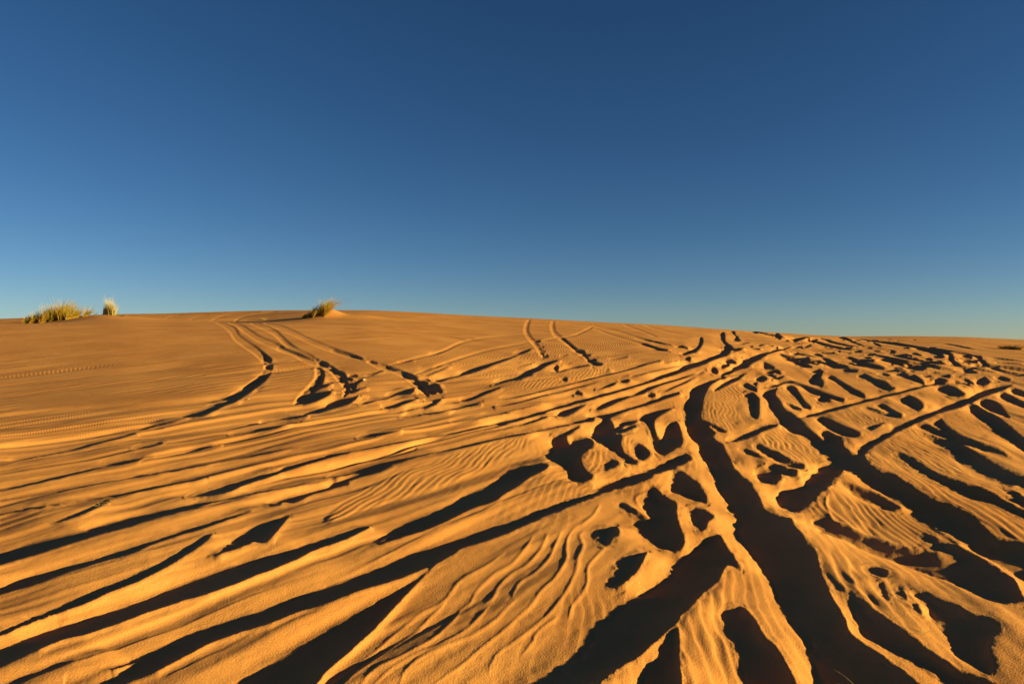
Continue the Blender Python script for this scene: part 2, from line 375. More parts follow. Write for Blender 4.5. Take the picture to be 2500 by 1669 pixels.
bL 1100,520,525 1250,540,560 1340,565,590 1420,590,612 1430,600,615
bL 700,435,440 900,460,470 1150,500,508 1400,530,540 1600,565,575 1700,580,590 1750,610,635
pL 1640,600 1700,600 1755,635 1700,630
pL 1480,590 1530,585 1540,650 1600,700 1680,740 1780,780 1820,800 1740,800 1680,795 1620,740 1540,710 1490,660
pL 1700,580 1780,600 1860,610 1880,650 1950,710 2050,750 2150,780 2280,810 2230,822 2100,795 1980,760 1900,720 1850,680 1810,630
bL 1600,665,670 1760,685,692
bL 1700,745,750 1850,760,775 2040,790,795
bL 1760,708,714 1860,718,724
bL 1900,720,730 2100,730,745 2349,755,780 2700,800,830
bL 2000,680,684 2200,690,696 2349,705,710
bL 1850,620,624 2100,640,645 2349,660,664
bL 1400,460,463 1600,490,495 1850,545,548
pL 2260,825 2349,815 2400,830 2270,838
pL 2040,850 2100,845 2200,880 2150,895 2050,870
pL 1390,825 1500,820 1480,855 1410,840
pL 1270,790 1390,795 1350,805
pL 1190,830 1300,835 1220,850
pL 875,820 960,800 1040,830 1080,820 1160,870 1210,920 1150,915 1050,880 960,850
bL 740,775,790 870,762,785 1000,775,795
bL 450,762,768 570,775,785
pL 690,810 760,808 820,830 750,835
pL 1210,915 1260,880 1300,855 1310,870 1250,900
pL 1050,575 1100,572 1170,600 1110,600
pL 425,545 500,548 480,562 430,560
pL 620,545 700,550 660,560
pL 200,550 250,548 230,562
pL 800,535 890,550 820,545
pL 540,510 610,508 590,520
pL 1630,870 1700,870 1780,930 1700,915
bL 1560,900,905 1700,935,942 1800,995,1002
pL 610,450 680,470 710,505 670,490
pL 340,410 420,450 520,495 440,470 350,430
pL 230,395 320,400 330,420 280,410
"""
LIT = """
pE 1060,0 1061,0 1061,1
"""
SOFT = """
bD 0,680,690 100,665,685 200,655,670
bD 470,600,606 560,575,600 650,567,582 720,562,566
bD 1000,636,642 1150,600,612 1300,560,578 1450,530,548
bD -200,1155,1180 0,1110,1130 150,1075,1095 285,1048,1060
bD 0,1000,1060 150,950,1000 300,925,950
bA 0,825,860 300,735,785 700,610,650 1000,525,555
bA 0,880,915 150,830,860 400,740,765
bA 800,285,310 1000,230,255 1200,165,190
bA 0,335,370 120,290,340 250,235,290
bA 1500,245,265 1600,218,262 1680,225,245
bA 850,1407,1500 1100,1300,1407 1350,1180,1290 1550,1060,1200 1800,990,1080
bA 900,1407,1500 1200,1407,1500 1400,1250,1300 1500,1180,1240
pE 1270,650 1330,600 1420,590 1480,640 1380,650 1280,668
pE 1180,830 1300,760 1400,690 1480,680 1400,740 1280,810
pE 1515,800 1525,770 1570,745 1610,770 1560,800
bE 0,1040,1060 300,930,960 600,850,900 900,770,830
bE 150,1090,1130 400,960,1030 600,880,940 800,850,880
pB 1990,120 2100,80 2160,90 2150,110 2050,150
pC 430,570 520,650 560,720 600,830 560,800 490,700
pC 280,390 330,420 400,520 440,640 400,560 340,480
pC 1150,730 1200,900 1210,970 1150,900 1060,800 1000,640 1090,700
pC 1000,90 1100,110 1150,150 1180,220 1100,200 1040,150
pC 1560,40 1700,90 1850,150 2000,230 2150,330 2300,400 2150,360 1900,220 1700,130
pF 110,670 150,650 200,690 250,775 180,730
pF 400,595 470,610 490,700 430,660
pF 490,180 560,190 570,300 500,380 480,300
pF 930,70 980,70 1000,140 960,150
pH 620,420 760,480 830,520 960,600 1040,680 1150,770 1100,780 1000,660 860,560 760,480
pH 880,470 1100,560 1290,650 1200,660 1050,580 930,520
pH 1300,500 1450,620 1540,720 1750,830 1700,820 1500,730 1380,620
pH 1400,500 1700,560 1900,700 1950,730 1800,650 1600,560
pH 80,372 120,345 175,330 130,365
pH 320,385 420,345 500,325 420,365 350,390
pH 560,398 660,350 760,330 680,370 600,400
pH 790,405 850,370 920,350 850,395
pJ 400,330 440,350 560,440 600,540 560,500 480,400
pJ 720,320 760,330 840,410 800,400
bJ 1080,268,275 1250,262,272 1400,310,320 1600,355,370
bJ 600,208,212 900,235,242 1200,265,272
sK 6 1540,320 1560,340 1540,370
"""
RIPPLED = """
pD 0,60 1700,0 1750,30 1600,130 1400,190 900,230 0,270
pD 1830,30 2130,20 2100,120 1750,150
pP 400,815 600,830 700,880 1000,900 1250,870 1500,850 1650,815 1500,800 1300,790 1000,840 860,830
pE 60,930 200,830 480,700 900,570 1200,470 1400,430 1300,540 1100,640 900,740 600,840 300,920 0,1040
pF 190,180 250,150 450,100 480,130 430,250 400,380 350,420 200,340
pF 560,480 700,420 980,580 880,640 700,560
pC 1000,100 1200,180 1550,300 1800,440 1700,460 1800,600 1590,530 1230,400 1070,320 900,240
pF 1400,530 1560,400 1700,470 1900,640 1900,720 1700,640 1500,570
pF 1840,260 1980,290 2100,460 1900,430 1800,340
pF 1650,150 1740,130 1810,215 1700,245
pF 1180,280 1300,310 1440,350 1280,420 1150,330
pF 680,140 750,130 840,270 750,220
pF 850,150 950,220 930,260 870,210
pF 1060,90 1220,190 1150,200 1050,140
pF 1100,50 1230,60 1400,150 1290,170
pF 1480,50 1660,100 1500,130
pF 1850,80 2030,120 1990,150 1900,130
pL 1560,880 1700,870 1810,960 1780,1010 1600,960
pC 0,960 250,760 330,850 320,1000 430,1250 470,1407 40,1407
pC 950,500 1200,580 1600,780 1850,1120 1900,1330 1500,1050 1100,750
pE 1720,570 1850,560 1950,620 1760,700
pE 1900,470 2050,480 2080,600 1990,560
pK 0,260 550,280 480,400 0,370
pK 880,440 1300,430 1200,520 900,560
pK 1330,600 1480,600 1700,730 1400,740
pF 2100,230 2349,380 2349,440 2150,330
pC 1500,0 1650,30 1900,120 2349,330 2349,450 2000,230 1700,110
pF 1560,640 1800,760 2100,900 2349,1050 2349,1100 2000,1000 1600,760
pJ 350,500 700,520 900,570 700,640 300,680
pJ 80,1000 700,880 740,940 100,1050
pJ 880,850 1250,770 1260,800 900,890
"""
SMOOTH = """
bD 0,110,145 400,80,110 800,50,85 1300,5,30
bD 0,185,215 500,145,180 1000,95,130 1600,40,75
bD 0,265,300 900,225,250 1500,170,195
pD 1290,310 1480,190 1680,60 1760,0 1740,60 1680,110 1560,180 1430,240
pP 0,790 380,790 560,830 640,880 500,900 0,915
pP 850,790 1150,800 1100,835 950,835
bI 700,880,900 1000,800,830 1500,640,680 1900,575,600 2300,550,560
bI 1000,960,990 1400,860,900 1900,700,740 2340,620,650
pP 0,1010 400,960 1200,960 1700,880 1700,960 1300,1030 850,1080 800,1200 0,1400
"""
RIDGES = """
sB 20 1390,400 1330,490 1230,590 1110,660 1000,760 960,830 900,870
sB 20 1480,390 1440,480 1340,590 1240,640 1150,730 1110,810 1050,850
sB 20 1580,370 1530,470 1480,560 1390,650 1290,710 1240,810
sB 22 1700,330 1630,400 1610,480 1610,560 1540,680 1440,770 1370,870 1280,950 1160,1060 1000,1190 900,1280 800,1350 700,1420
sB 22 1730,370 1700,400 1720,470 1690,560 1680,640 1620,760 1530,880 1450,960 1330,1060 1200,1150 1120,1220 1080,1330
sB 20 1880,480 1800,560 1750,620 1750,700 1720,780 1650,880 1630,950
sB 22 1270,830 1200,890 1130,970 1000,1060 850,1130 700,1190 600,1250 520,1330 480,1420
sB 22 1080,870 1020,950 930,1040 800,1120 650,1180 500,1260 380,1350 300,1430
sB 22 900,870 850,960 760,1060 650,1140 480,1230 330,1300 240,1400 180,1470
sB 22 800,830 700,920 600,1020 480,1100 350,1200 200,1320 100,1420
sB 20 1190,510 1070,600 900,690 820,790 760,840 640,900 500,1000 350,1130 200,1250 60,1380
sB 20 1560,940 1480,990 1400,1060 1380,1110 1300,1200
sB 16 1840,200 1800,260 1740,310 1700,340
sC 14 1030,120 1020,200 1050,280 1070,320
sB 18 2150,120 2080,150 2090,200 2180,290
"""
GROOVES = """
sH 80 600,405 700,440 790,500 830,570 920,640 1040,720 1130,800 1190,870 1190,950 1150,1010 1050,1100 920,1180 800,1230 680,1290
sH 65 740,410 850,440 960,510 1100,600 1250,660 1350,710 1500,760 1650,840 1850,900 1960,980 2050,1080 2100,1180 2050,1260
sH 55 1000,420 1150,460 1280,530 1400,640 1500,720 1650,790 1780,850
sH 55 1150,420 1350,470 1550,560 1700,630 1900,710 2080,770 2280,830
sI 60 460,860 640,920 830,980 960,1060 1080,1150 1150,1240
sH 90 1750,920 1790,1000 1760,1090 1680,1180 1600,1250 1500,1320
sI 26 700,900 1000,820 1300,745 1500,650 1700,600 2000,565 2300,550
sI 26 990,1000 1300,890 1600,790 1900,710 2300,640
sI 16 1600,620 1400,580 1100,540 800,500 400,470
sI 16 1700,600 1400,540 1100,500 800,470
sJ 42 440,185 405,250 400,330 450,410 510,480 560,560 600,640
sJ 42 710,200 700,260 720,340 790,400 880,460 960,530 1040,580 1120,670
sJ 18 740,310 900,250
sJ 20 570,430 740,400 940,370 1100,300 1160,270
sJ 18 1170,290 1400,370 1640,440 1800,490 1960,530
sJ 18 1150,260 1400,310 1700,400 1950,460 2200,510
sJ 14 1500,240 1750,330 1900,390
sJ 14 1750,250 2000,320 2300,390
sG 34 -300,1165 0,1140 500,1090 1000,1030 1500,990 1900,950 2300,910
sG 34 -300,1290 0,1265 500,1210 1000,1150 1500,1100 2000,1050 2349,1010
sH 30 0,970 400,930 700,890 1110,880 1600,850
sH 30 0,1060 600,1020 1100,960 1700,930
sD 24 -200,330 0,310 500,270 1100,230 1500,190
sD 24 -200,430 0,405 500,360 1000,310 1300,290
sD 24 -200,545 0,520 400,460 800,420 1100,400
sG 22 1900,370 1980,340 2080,320
sG 22 2180,380 2260,345 2349,330
sH 22 290,385 420,335 520,318
sH 22 540,395 660,340 860,300 1100,290
sH 22 800,405 900,350 1100,310 1300,285
sK 20 760,300 770,340
sJ 18 1000,880 1400,800 1800,690
sE 16 400,560 800,440 1200,340
sE 20 0,640 300,590 600,530
"""
LOW = """
pC 1350,300 1550,300 1900,450 1800,620 1600,540 1300,420
"""


PX0, PY0, PW, PH = -900, 740, 4300, 2300

def smooth_line(p, closed, n=4):
    p = np.asarray(p, float)
    N = len(p)
    if N < 3: return p
    out = []
    rng = range(N) if closed else range(N - 1)
    for i in rng:
        if closed:
            a, b, c, d = p[(i - 1) % N], p[i], p[(i + 1) % N], p[(i + 2) % N]
        else:
            a, b, c, d = p[max(i - 1, 0)], p[i], p[i + 1], p[min(i + 2, N - 1)]
        for k in range(n):
            t = k / n
            out.append(0.5 * ((2 * b) + (c - a) * t + (2 * a - 5 * b + 4 * c - d) * t * t + (3 * b - a - 3 * c + d) * t ** 3))
    if not closed: out.append(p[-1])
    return np.array(out)

def fill(arr, P, val=1.0, ss=2):
    x0 = int(max(P[:, 0].min() - 1, PX0)); x1 = int(min(P[:, 0].max() + 2, PX0 + PW - 1))
    y0 = int(max(P[:, 1].min() - 1, PY0)); y1 = int(min(P[:, 1].max() + 2, PY0 + PH - 1))
    if x1 <= x0 or y1 <= y0: return
    xs = np.arange(x0, x1 + 1, dtype=float)
    acc = np.zeros((y1 - y0 + 1, x1 - x0 + 1), np.float32)
    for sy in range(ss * 2):
        off = (sy + 0.5) / (ss * 2) - 0.5
        for j in range(y0, y1 + 1):
            y = j + off
            a = P; b = np.roll(P, -1, 0)
            m = (a[:, 1] <= y) != (b[:, 1] <= y)
            if not m.any(): continue
            xi = np.sort(a[m, 0] + (y - a[m, 1]) * (b[m, 0] - a[m, 0]) / (b[m, 1] - a[m, 1]))
            for k in range(0, len(xi) - 1, 2):
                acc[j - y0] += np.clip(np.minimum(xs + 0.5, xi[k + 1]) - np.maximum(xs - 0.5, xi[k]), 0, 1)
    acc /= ss * 2
    sub = arr[y0 - PY0:y1 - PY0 + 1, x0 - PX0:x1 - PX0 + 1]
    np.maximum(sub, np.minimum(acc, 1) * val, out=sub)

def nums(s):
    return [float(t) for t in s.replace(',', ' ').split()]

def to_photo(v, pts):
    ox, oy, s = V[v]
    return np.array([(ox + x / s, oy + y / s) for x, y in pts])

def paint(arr, text, val=1.0):
    for line in text.strip().splitlines():
        line = line.strip()
        if not line: continue
        kind, v, rest = line[0], line[1], line[2:]
        n = nums(rest)
        if kind == 'p':                       # closed outline
            P = smooth_line(to_photo(v, list(zip(n[::2], n[1::2]))), True)
        elif kind == 'b':                     # band: x, top, bottom
            tr = list(zip(n[::3], n[1::3], n[2::3]))
            pd = 0.6 * V[v][2]
            tr = [(x, a - pd, b + pd) for x, a, b in tr]
            e0 = (tr[0][1] + tr[0][2]) / 2; e1 = (tr[-1][1] + tr[-1][2]) / 2
            if tr[0][2] - tr[0][1] < 5.5 * V[v][2]: tr[0] = (tr[0][0], e0 - .15, e0 + .15)
            if tr[-1][2] - tr[-1][1] < 5.5 * V[v][2]: tr[-1] = (tr[-1][0], e1 - .15, e1 + .15)
            T = smooth_line(to_photo(v, [(x, a) for x, a, b in tr]), False)
            Bm = smooth_line(to_photo(v, [(x, b) for x, a, b in tr]), False)
            P = np.concatenate([T, Bm[::-1]])
        elif kind == 's':                     # stroke: width, x, y, ...
            w = n[0] / V[v][2] / 2
            L = smooth_line(to_photo(v, list(zip(n[1::2], n[2::2]))), False)
            d = np.gradient(L, axis=0); d /= np.maximum(np.hypot(d[:, 0], d[:, 1]), 1e-6)[:, None]
            t = np.linspace(0, 1, len(L)); ww = (w * np.minimum(1, np.minimum(t, 1 - t) * 6 + 0.15))[:, None]
            nn = np.stack([-d[:, 1], d[:, 0]], 1)
            P = np.concatenate([L + nn * ww, (L - nn * ww)[::-1]])
        fill(arr, P, val)

def blur(a, s, axis):
    r = max(1, int(s * 3)); k = np.exp(-0.5 * (np.arange(-r, r + 1) / s) ** 2); k /= k.sum()
    pad = [(0, 0), (0, 0)]; pad[axis] = (r, r)
    b = np.pad(a, pad, mode='edge'); out = np.zeros_like(a)
    n = a.shape[axis]
    for i, w in enumerate(k):
        sl = [slice(None), slice(None)]; sl[axis] = slice(i, i + n)
        out += np.float32(w) * b[tuple(sl)]
    return out

dark = np.zeros((PH, PW), np.float32)
soft = np.zeros((PH, PW), np.float32)
ripm = np.zeros((PH, PW), np.float32)
flat = np.zeros((PH, PW), np.float32)
ridge = np.zeros((PH, PW), np.float32)
paint(dark, DARK)
_lit = np.zeros((PH, PW), np.float32); paint(_lit, LIT); dark *= 1 - _lit; del _lit
paint(soft, SOFT)
paint(ripm, RIPPLED)
paint(flat, SMOOTH)
paint(ridge, RIDGES)
low = np.zeros((PH, PW), np.float32)
paint(low, LOW)
soft = blur(blur(soft, 2.5, 0), 3.0, 1)
ripm = blur(blur(ripm, 4.0, 0), 5.0, 1)
flat = blur(blur(flat, 2.0, 0), 3.0, 1)
ridgew = blur(blur(ridge, 6.5, 0), 6.5, 1)
ridge = blur(blur(ridge, 2.2, 0), 2.2, 1)
groove = np.zeros((PH, PW), np.float32)
paint(groove, GROOVES)
groove = blur(blur(groove, 1.1, 0), 2.2, 1) - 0.45 * blur(blur(groove, 2.2, 0), 6.0, 1)
dark = blur(blur(dark, 0.6, 0), 0.6, 1)

def sample(arr, x, y):
    fx = np.clip(x - PX0, 0, PW - 1.01); fy = np.clip(y - PY0, 0, PH - 1.01)
    ix = fx.astype(np.int32); iy = fy.astype(np.int32)
    tx = (fx - ix).astype(np.float32); ty = (fy - iy).astype(np.float32)
    return ((arr[iy, ix] * (1 - tx) + arr[iy, ix + 1] * tx) * (1 - ty)
            + (arr[iy + 1, ix] * (1 - tx) + arr[iy + 1, ix + 1] * tx) * ty)

# ------------------------------------------------------------------ ground grid
XC = np.concatenate([np.arange(-850, -60, 5.0), np.arange(-60, 2560, 1.7), np.arange(2560, 3300, 5.0)])
Dl = [1.25]
X1 = np.array([1250.0])
while Dl[-1] < DC * 0.97:
    D = Dl[-1]
    y0 = float(img_y(macro(X1, np.array([D])), np.array([D]))[0])
    y1 = float(img_y(macro(X1, np.array([D * 1.002])), np.array([D * 1.002]))[0])
    slope = abs(y1 - y0) / (D * 0.002)
    want = 1.5 if y0 < 1760 else 5.0
    Dl.append(D + min(want / max(slope, 1e-3), 0.22))
while Dl[-1] < 74: Dl.append(Dl[-1] + 0.35)
while Dl[-1] < 900: Dl.append(Dl[-1] * 1.08)
Vv = np.array(Dl) * math.cos(PSI)
TA = (XC - 1250) / F
den = TA * math.sin(PSI) + math.cos(PSI)
D = (Vv[:, None] / den[None, :])
X = np.broadcast_to(XC[None, :], D.shape)
xx = TA[None, :] * D
H = macro(X, D)
Yi = img_y(H, D)
crest = np.interp(XC, _XT, _DT)[None, :]
vis = 1 - sstep(1.0, 1.03, D / crest)
print("grid", D.shape)

# ragged edges: look the drawing up at a slightly shifted place on the ground
sc_r = np.clip(D / 6.0, 0.5, 5)
wx = (0.007 + 0.006 * sstep(1100, 1500, X)) * sc_r * fbm(xx * 9 / sc_r, D * 9 / sc_r, 3, 4) + 0.002 * noise(xx * 60, D * 60, 5)
wy = 0.009 * sc_r * fbm(xx * 9 / sc_r, D * 9 / sc_r, 11, 3)
Xs = X + wx * F / D
Yw = wy * F * HC / D ** 2

# beyond the frame: more wheel grooves of the same kind, running the same way
az = math.radians(32)
sg = xx * math.cos(az) - D * math.sin(az); tg = xx * math.sin(az) + D * math.cos(az)
gn = noise(sg * 2.3 + 0.5 * noise(sg * .3, tg * .15, 41), tg * 0.16, 40)
outm = np.clip(sstep(60, 200, -X) + sstep(2560, 2700, X) + sstep(1700, 1800, Yi), 0, 1)
outm = outm * (1 - sstep(18, 26, D))

# small old marks in the churned sand far out on the right
a2 = math.radians(24)
p2 = xx * math.cos(a2) - D * math.sin(a2); q2 = xx * math.sin(a2) + D * math.cos(a2)
far_marks = (noise(p2 * 2.6 + 0.4 * noise(p2 * .6, q2 * .3, 141), q2 * 0.42, 140) + 0.3 * noise(p2 * 7, q2 * 1.2, 142) > 0.66)
far_marks = far_marks * ((X > 1760) & (D > 17) & (D < 44) & (X > 1500 + D * 9) & ((D < 27) | (X < 2330)))

# ---- heights along the sun's direction (columns run from the sun side to the far side)
tan_e = math.tan(SUN_EL)
U = -xx * math.cos(PSI) + D * math.sin(PSI)
NR, NC = D.shape
order = np.arange(NC)[::-1]
Uo = U[:, order]; Ho = H[:, order]; Do = D[:, order]
du = np.diff(Uo, axis=1, prepend=Uo[:, :1] - 1e-3)
dH = np.diff(Ho, axis=1, prepend=Ho[:, :1]) / np.maximum(du, 1e-5)
seff = np.clip(tan_e + dH, 0.06, 0.6)
idx = np.arange(NC)[None, :]

thr = 0.5 - 0.25 * sstep(5, 11, D)
seff = seff * (1.21 + 0.08 * sstep(7, 16, Do))
def boxblur(a, r, axis):
    pad = [(0, 0), (0, 0)]; pad[axis] = (r + 1, r)
    c = np.cumsum(np.pad(a, pad, mode='edge').astype(np.float64), axis=axis)
    n = a.shape[axis]
    if axis == 0: return ((c[2 * r + 1:2 * r + 1 + n] - c[:n]) / (2 * r + 1)).astype(np.float32)
    return ((c[:, 2 * r + 1:2 * r + 1 + n] - c[:, :n]) / (2 * r + 1)).astype(np.float32)

def carve(dk, sf):
    """dark = ground below the light that grazes the sun side lip; lit = the wall climbing back"""
    dko = dk[:, order] > thr[:, order]; sfo = sf[:, order]; lwo = 1 - lowm[:, order]
    # drop runs too short to be a hollow
    prev = np.concatenate([np.zeros((NR, 1), bool), dko[:, :-1]], 1)
    a_idx = np.maximum.accumulate(np.where(dko & ~prev, idx, 0), axis=1)
    nxt = np.concatenate([dko[:, 1:], np.zeros((NR, 1), bool)], 1)
    e_idx = np.minimum.accumulate(np.where(dko & ~nxt, idx, NC - 1)[:, ::-1], axis=1)[:, ::-1]
    dko = dko & ((e_idx - a_idx) >= np.where(Do < 12, 5, 1))
    prev = np.concatenate([np.zeros((NR, 1), bool), dko[:, :-1]], 1)
    st = dko & ~prev
    a_idx = np.maximum.accumulate(np.where(st, idx, 0), axis=1)
    nxt = np.concatenate([dko[:, 1:], np.zeros((NR, 1), bool)], 1)
    en = dko & ~nxt
    e_idx = np.minimum.accumulate(np.where(en, idx, NC - 1)[:, ::-1], axis=1)[:, ::-1]
    n_idx = np.minimum.accumulate(np.where(st, idx, NC - 1)[:, ::-1], axis=1)[:, ::-1]
    Ua = np.take_along_axis(Uo, a_idx, 1); Ue = np.take_along_axis(Uo, e_idx, 1); Un = np.take_along_axis(Uo, n_idx, 1)
    Wn = Ue - Un; Wn = np.where(n_idx >= NC - 1, 0, np.take_along_axis(Ue, n_idx, 1) - Un)
    h = np.zeros((NR, NC), np.float32)
    cur = np.zeros(NR); ha = np.zeros(NR); rec = np.full(NR, 0.1); Wl = np.full(NR, 0.3)
    for c in range(NC):
        d = dko[:, c]; s = st[:, c]; step = du[:, c]; se = seff[:, c]
        ha = np.where(s, cur, ha)
        W = np.maximum(Ue[:, c] - Ua[:, c], 1e-3); t = np.clip((Uo[:, c] - Ua[:, c]) / W, 0, 1)
        extra = np.minimum(0.45 * W, 0.05 + 0.06 * W) * (t ** 0.9) * (1 - t) ** 1.3
        hd = ha - se * W * t - extra
        gap = np.clip(Un[:, min(c + 1, NC - 1)] - Uo[:, c], 0.03, None)
        wn = Wn[:, min(c + 1, NC - 1)]
        target = 0.6 * np.minimum(wn * tan_e * 0.8, 0.12) * np.exp(-gap / (2.5 * np.maximum(wn, .02)))
        if c == 0: cur = target.copy()
        depth = np.maximum(target - (ha - se * W), 0.001)
        rate = np.clip(depth / np.minimum(gap * 0.9, 3.4 * W), 0.07, 0.70)
        rec = np.where(en[:, c], rate, rec); Wl = np.where(en[:, c], np.clip(W, 0.05, 1.0), Wl)
        up = rec * (1 - np.exp(-np.maximum(target - cur, 0) / (0.03 * Wl + 1e-4)))
        dn = np.where(cur > target, -(cur - target) * 0.6, 0)
        rnd = (0.9 * tan_e + rec) * np.exp(-gap / (0.10 * np.minimum(wn, 0.5) + 0.006)) * (wn > 0.02)
        cur = np.where(d, hd, cur + step * (up * lwo[:, c] + dn - 0.085 * sfo[:, c] - rnd))
        h[:, c] = cur
    h = h[:, order]
    far_ = sstep(7, 13, D)
    h = blur(h, 1.05, 0) * far_ + (1 - far_) * blur(blur(h, 1.7, 0), 0.7, 1)
    # even out level jumps between neighbouring rows, leaving the local relief as it is
    row = boxblur(boxblur(h, 60, 1), 60, 1)
    h = h - (row - boxblur(boxblur(boxblur(row, 22, 0), 22, 0), 14, 0))
    lit = blur(blur((dk < 0.3).astype(np.float32), 2.0, 0), 2.0, 1)
    hs = blur(blur(h, 4.0, 0), 1.5, 1)
    wl_ = np.clip((lit - 0.97) * 34, 0, 1)
    return h * (1 - wl_) + hs * wl_

h = np.zeros_like(D)
hp = np.zeros_like(D)
for it in range(6):
    Yr = img_y(H + hp, D)
    Ym = np.minimum.accumulate(Yr, axis=0)          # ground hidden behind a lip belongs to the hollow seen above it
    Ym = Ym - np.clip((Yr - Ym) * 0.5, 0, 2.5)
    Ys = np.clip(Ym + Yw, 0, 4000)
    dk = sample(dark, Xs, Ys) * vis
    dk = np.maximum(dk, ((gn > 0.50 + 0.4 * (1 - outm) + 0.14 * sstep(2500, 2600, X)) & (outm > 0.3)).astype(np.float32))
    dk = np.maximum(dk, far_marks * vis)
    sf = sample(soft, Xs, Ys) * vis
    lowm = sample(low, Xs, Ys) * vis
    h = carve(dk, sf)
    hp = 0.5 * hp + 0.5 * blur(blur(h, 1.2, 0), 1.2, 1) if it else blur(blur(h, 2.0, 0), 2.0, 1) * 0.8
# sand cannot stand steeper than its own slope: let such faces slump
vv = Vv[:, None]
for k in range(4):
    g = np.abs(np.diff(h, axis=0, prepend=h[:1])) / np.maximum(np.diff(vv, axis=0, prepend=vv[:1] - 1), 1e-4)
    g = blur(blur(sstep(0.7, 1.5, g).astype(np.float32), 2.0, 0), 1.0, 1)
    g = np.clip(g * 2.5, 0, 1)
    h = h * (1 - g) + g * blur(h, 5.0, 0)
rp = sample(ripm, Xs, Ys) * vis
fl = sample(flat, Xs, Ys) * vis
rd = sample(ridge, Xs, Ys) * vis
rdw = sample(ridgew, Xs, Ys) * vis
gr_ = sample(groove, X + wx * 0.5 * F / D, Ys) * vis
print("relief", h.min(), h.max(), h.mean())

# ---- wind ripples, world-wide crest direction, broken up by noise
ra = math.radians(13)
ru = xx * math.cos(ra) - D * math.sin(ra); rv = xx * math.sin(ra) + D * math.cos(ra)
def ripples(lam, seed, warp=0.9):
    ph = ru / lam + warp * fbm(xx * 1.1, D * 0.8, seed, 2) * 2.0 + 0.35 * noise(ru * 4.5, rv * 2.2, seed + 7) + 0.12 * noise(ru * 14, rv * 8, seed + 9)
    f = ph - np.floor(ph)
    prof = np.where(f < 0.70, f / 0.70, (1 - f) / 0.30)       # gentle towards one side, steep to the other
    wv = prof * prof * (3 - 2 * prof) - 0.5
    br = noise(ru / (lam * 0.62) + 0.5 * noise(ru * 3, rv * 3, seed + 3), rv / (lam * 3.6), seed + 5)
    return 0.72 * wv + 0.55 * br
R1 = ripples(0.074, 60)
ra = math.radians(29)
ru2 = xx * math.cos(ra) - D * math.sin(ra); rv2 = xx * math.sin(ra) + D * math.cos(ra)
_a, _b = ru, rv
ru, rv = ru2, rv2
R2 = ripples(0.085, 160)
ru, rv = _a, _b
wr = sstep(620, 860, X + (Yi - 900) * 0.2)
R1 = R1 * wr + R2 * (1 - wr) * (1 - sstep(6, 9, D))
R1 = R1 * (0.75 + 0.25 * noise(ru * 3, rv * 1.2, 70))
inframe = 1 - outm
near_dark = blur(blur((dk > 0.5).astype(np.float32), 4.0, 0), 5.0, 1)
far_amp = sstep(16, 24, D) * (0.22 + 0.25 * sstep(700, 1000, X))
base_amp = np.clip(rp + far_amp * (1 - fl) + 0.05 + 0.45 * sstep(1000, 1500, X) * sstep(-0.1, 0.5, noise(xx * .9, D * .9, 71)), 0, 1) * (1 - 0.9 * fl)
h += 0.0068 * R1 * (1 - sstep(12, 16, D)) * base_amp * (1 - np.clip(near_dark * 2.2, 0, 0.9))
# traced ripple crests in the foreground
h += 0.0035 * np.clip(D / 4.0, 0.6, 2) * rd + 0.0044 * np.clip(D / 4.0, 0.6, 2) * rdw - 0.030 * gr_ * (0.5 + 0.5 * sstep(450, 650, X))
# soft grooves pressed by wheels along the common direction, low relief
streak = noise(sg * 3.2, tg * 0.28, 81) * 1.0 + noise(sg * 8, tg * 0.5, 82) * 0.40 * (1 - sstep(9, 13, D)) + noise(sg * 19, tg * 1.2, 83) * 0.13 * (1 - sstep(5, 8, D))
patch = 0.45 + 0.75 * sstep(-0.3, 0.5, noise(sg * 0.5, tg * 0.18, 85))
lw = (1 - sstep(1100, 1700, X + (Yi - 1000) * 0.3)) * 0.75 + 0.25
h += (1 - 0.75 * sstep(15, 20, D) * (1 - sstep(600, 1000, X))) * streak * lw * patch * (1 - rp) * np.clip(1.4 - D / 28, 0.12, 1) * 0.025 * (1 - 0.8 * np.clip(near_dark * 2, 0, 1))
thin = sstep(0.22, 0.55, noise(sg * 3.1 + 0.3 * noise(sg, tg * .3, 88), tg * 0.13, 84))
thin2 = sstep(0.30, 0.55, noise(sg * 6.5, tg * 0.22, 86))
h -= (0.022 * thin + 0.010 * thin2 * (1 - sstep(9, 13, D))) * lw * (1 - rp)  * (1 - 0.85 * np.clip(near_dark * 2.5, 0, 1)) * (1 - sstep(1250, 1600, X)) * np.clip(D / 6, 0.5, 1.3) * (1 - sstep(15, 19, D))
# the right hand field: older wheel marks running towards the crest
s2 = noise(ru * 3.0, rv * 0.25, 111) + noise(ru * 7.5, rv * 0.5, 112) * 0.5 * (1 - sstep(11, 17, D)) + noise(ru * 17, rv * 1.1, 113) * 0.16 * (1 - sstep(6, 10, D))
rw = sstep(1500, 1900, X) * (1 - 0.75 * rp) * (1 - 0.8 * np.clip(near_dark * 2, 0, 1))
h += 0.015 * s2 * rw * np.clip(D / 7, 0.6, 1.2) * (1 - sstep(30, 45, D))
# lumps and sand grain
h += 0.0025 * fbm(xx * 2.2, D * 2.2, 90, 3) + 0.0016 * fbm(xx * 16, D * 16, 95, 2) * np.clip(1.3 - D / 9, 0, 1)
# crumbled lips around the deep tracks
edge = np.clip(near_dark * (1 - near_dark) * 4, 0, 1)
h += (0.0022 + 0.0050 * sstep(1150, 1400, X)) * edge * fbm(xx * 14, D * 10, 97, 4) * np.clip(1.6 - D / 12, 0.0, 1)
h *= (1 - sstep(60, 90, D))
Z = (H + h).astype(np.float32)

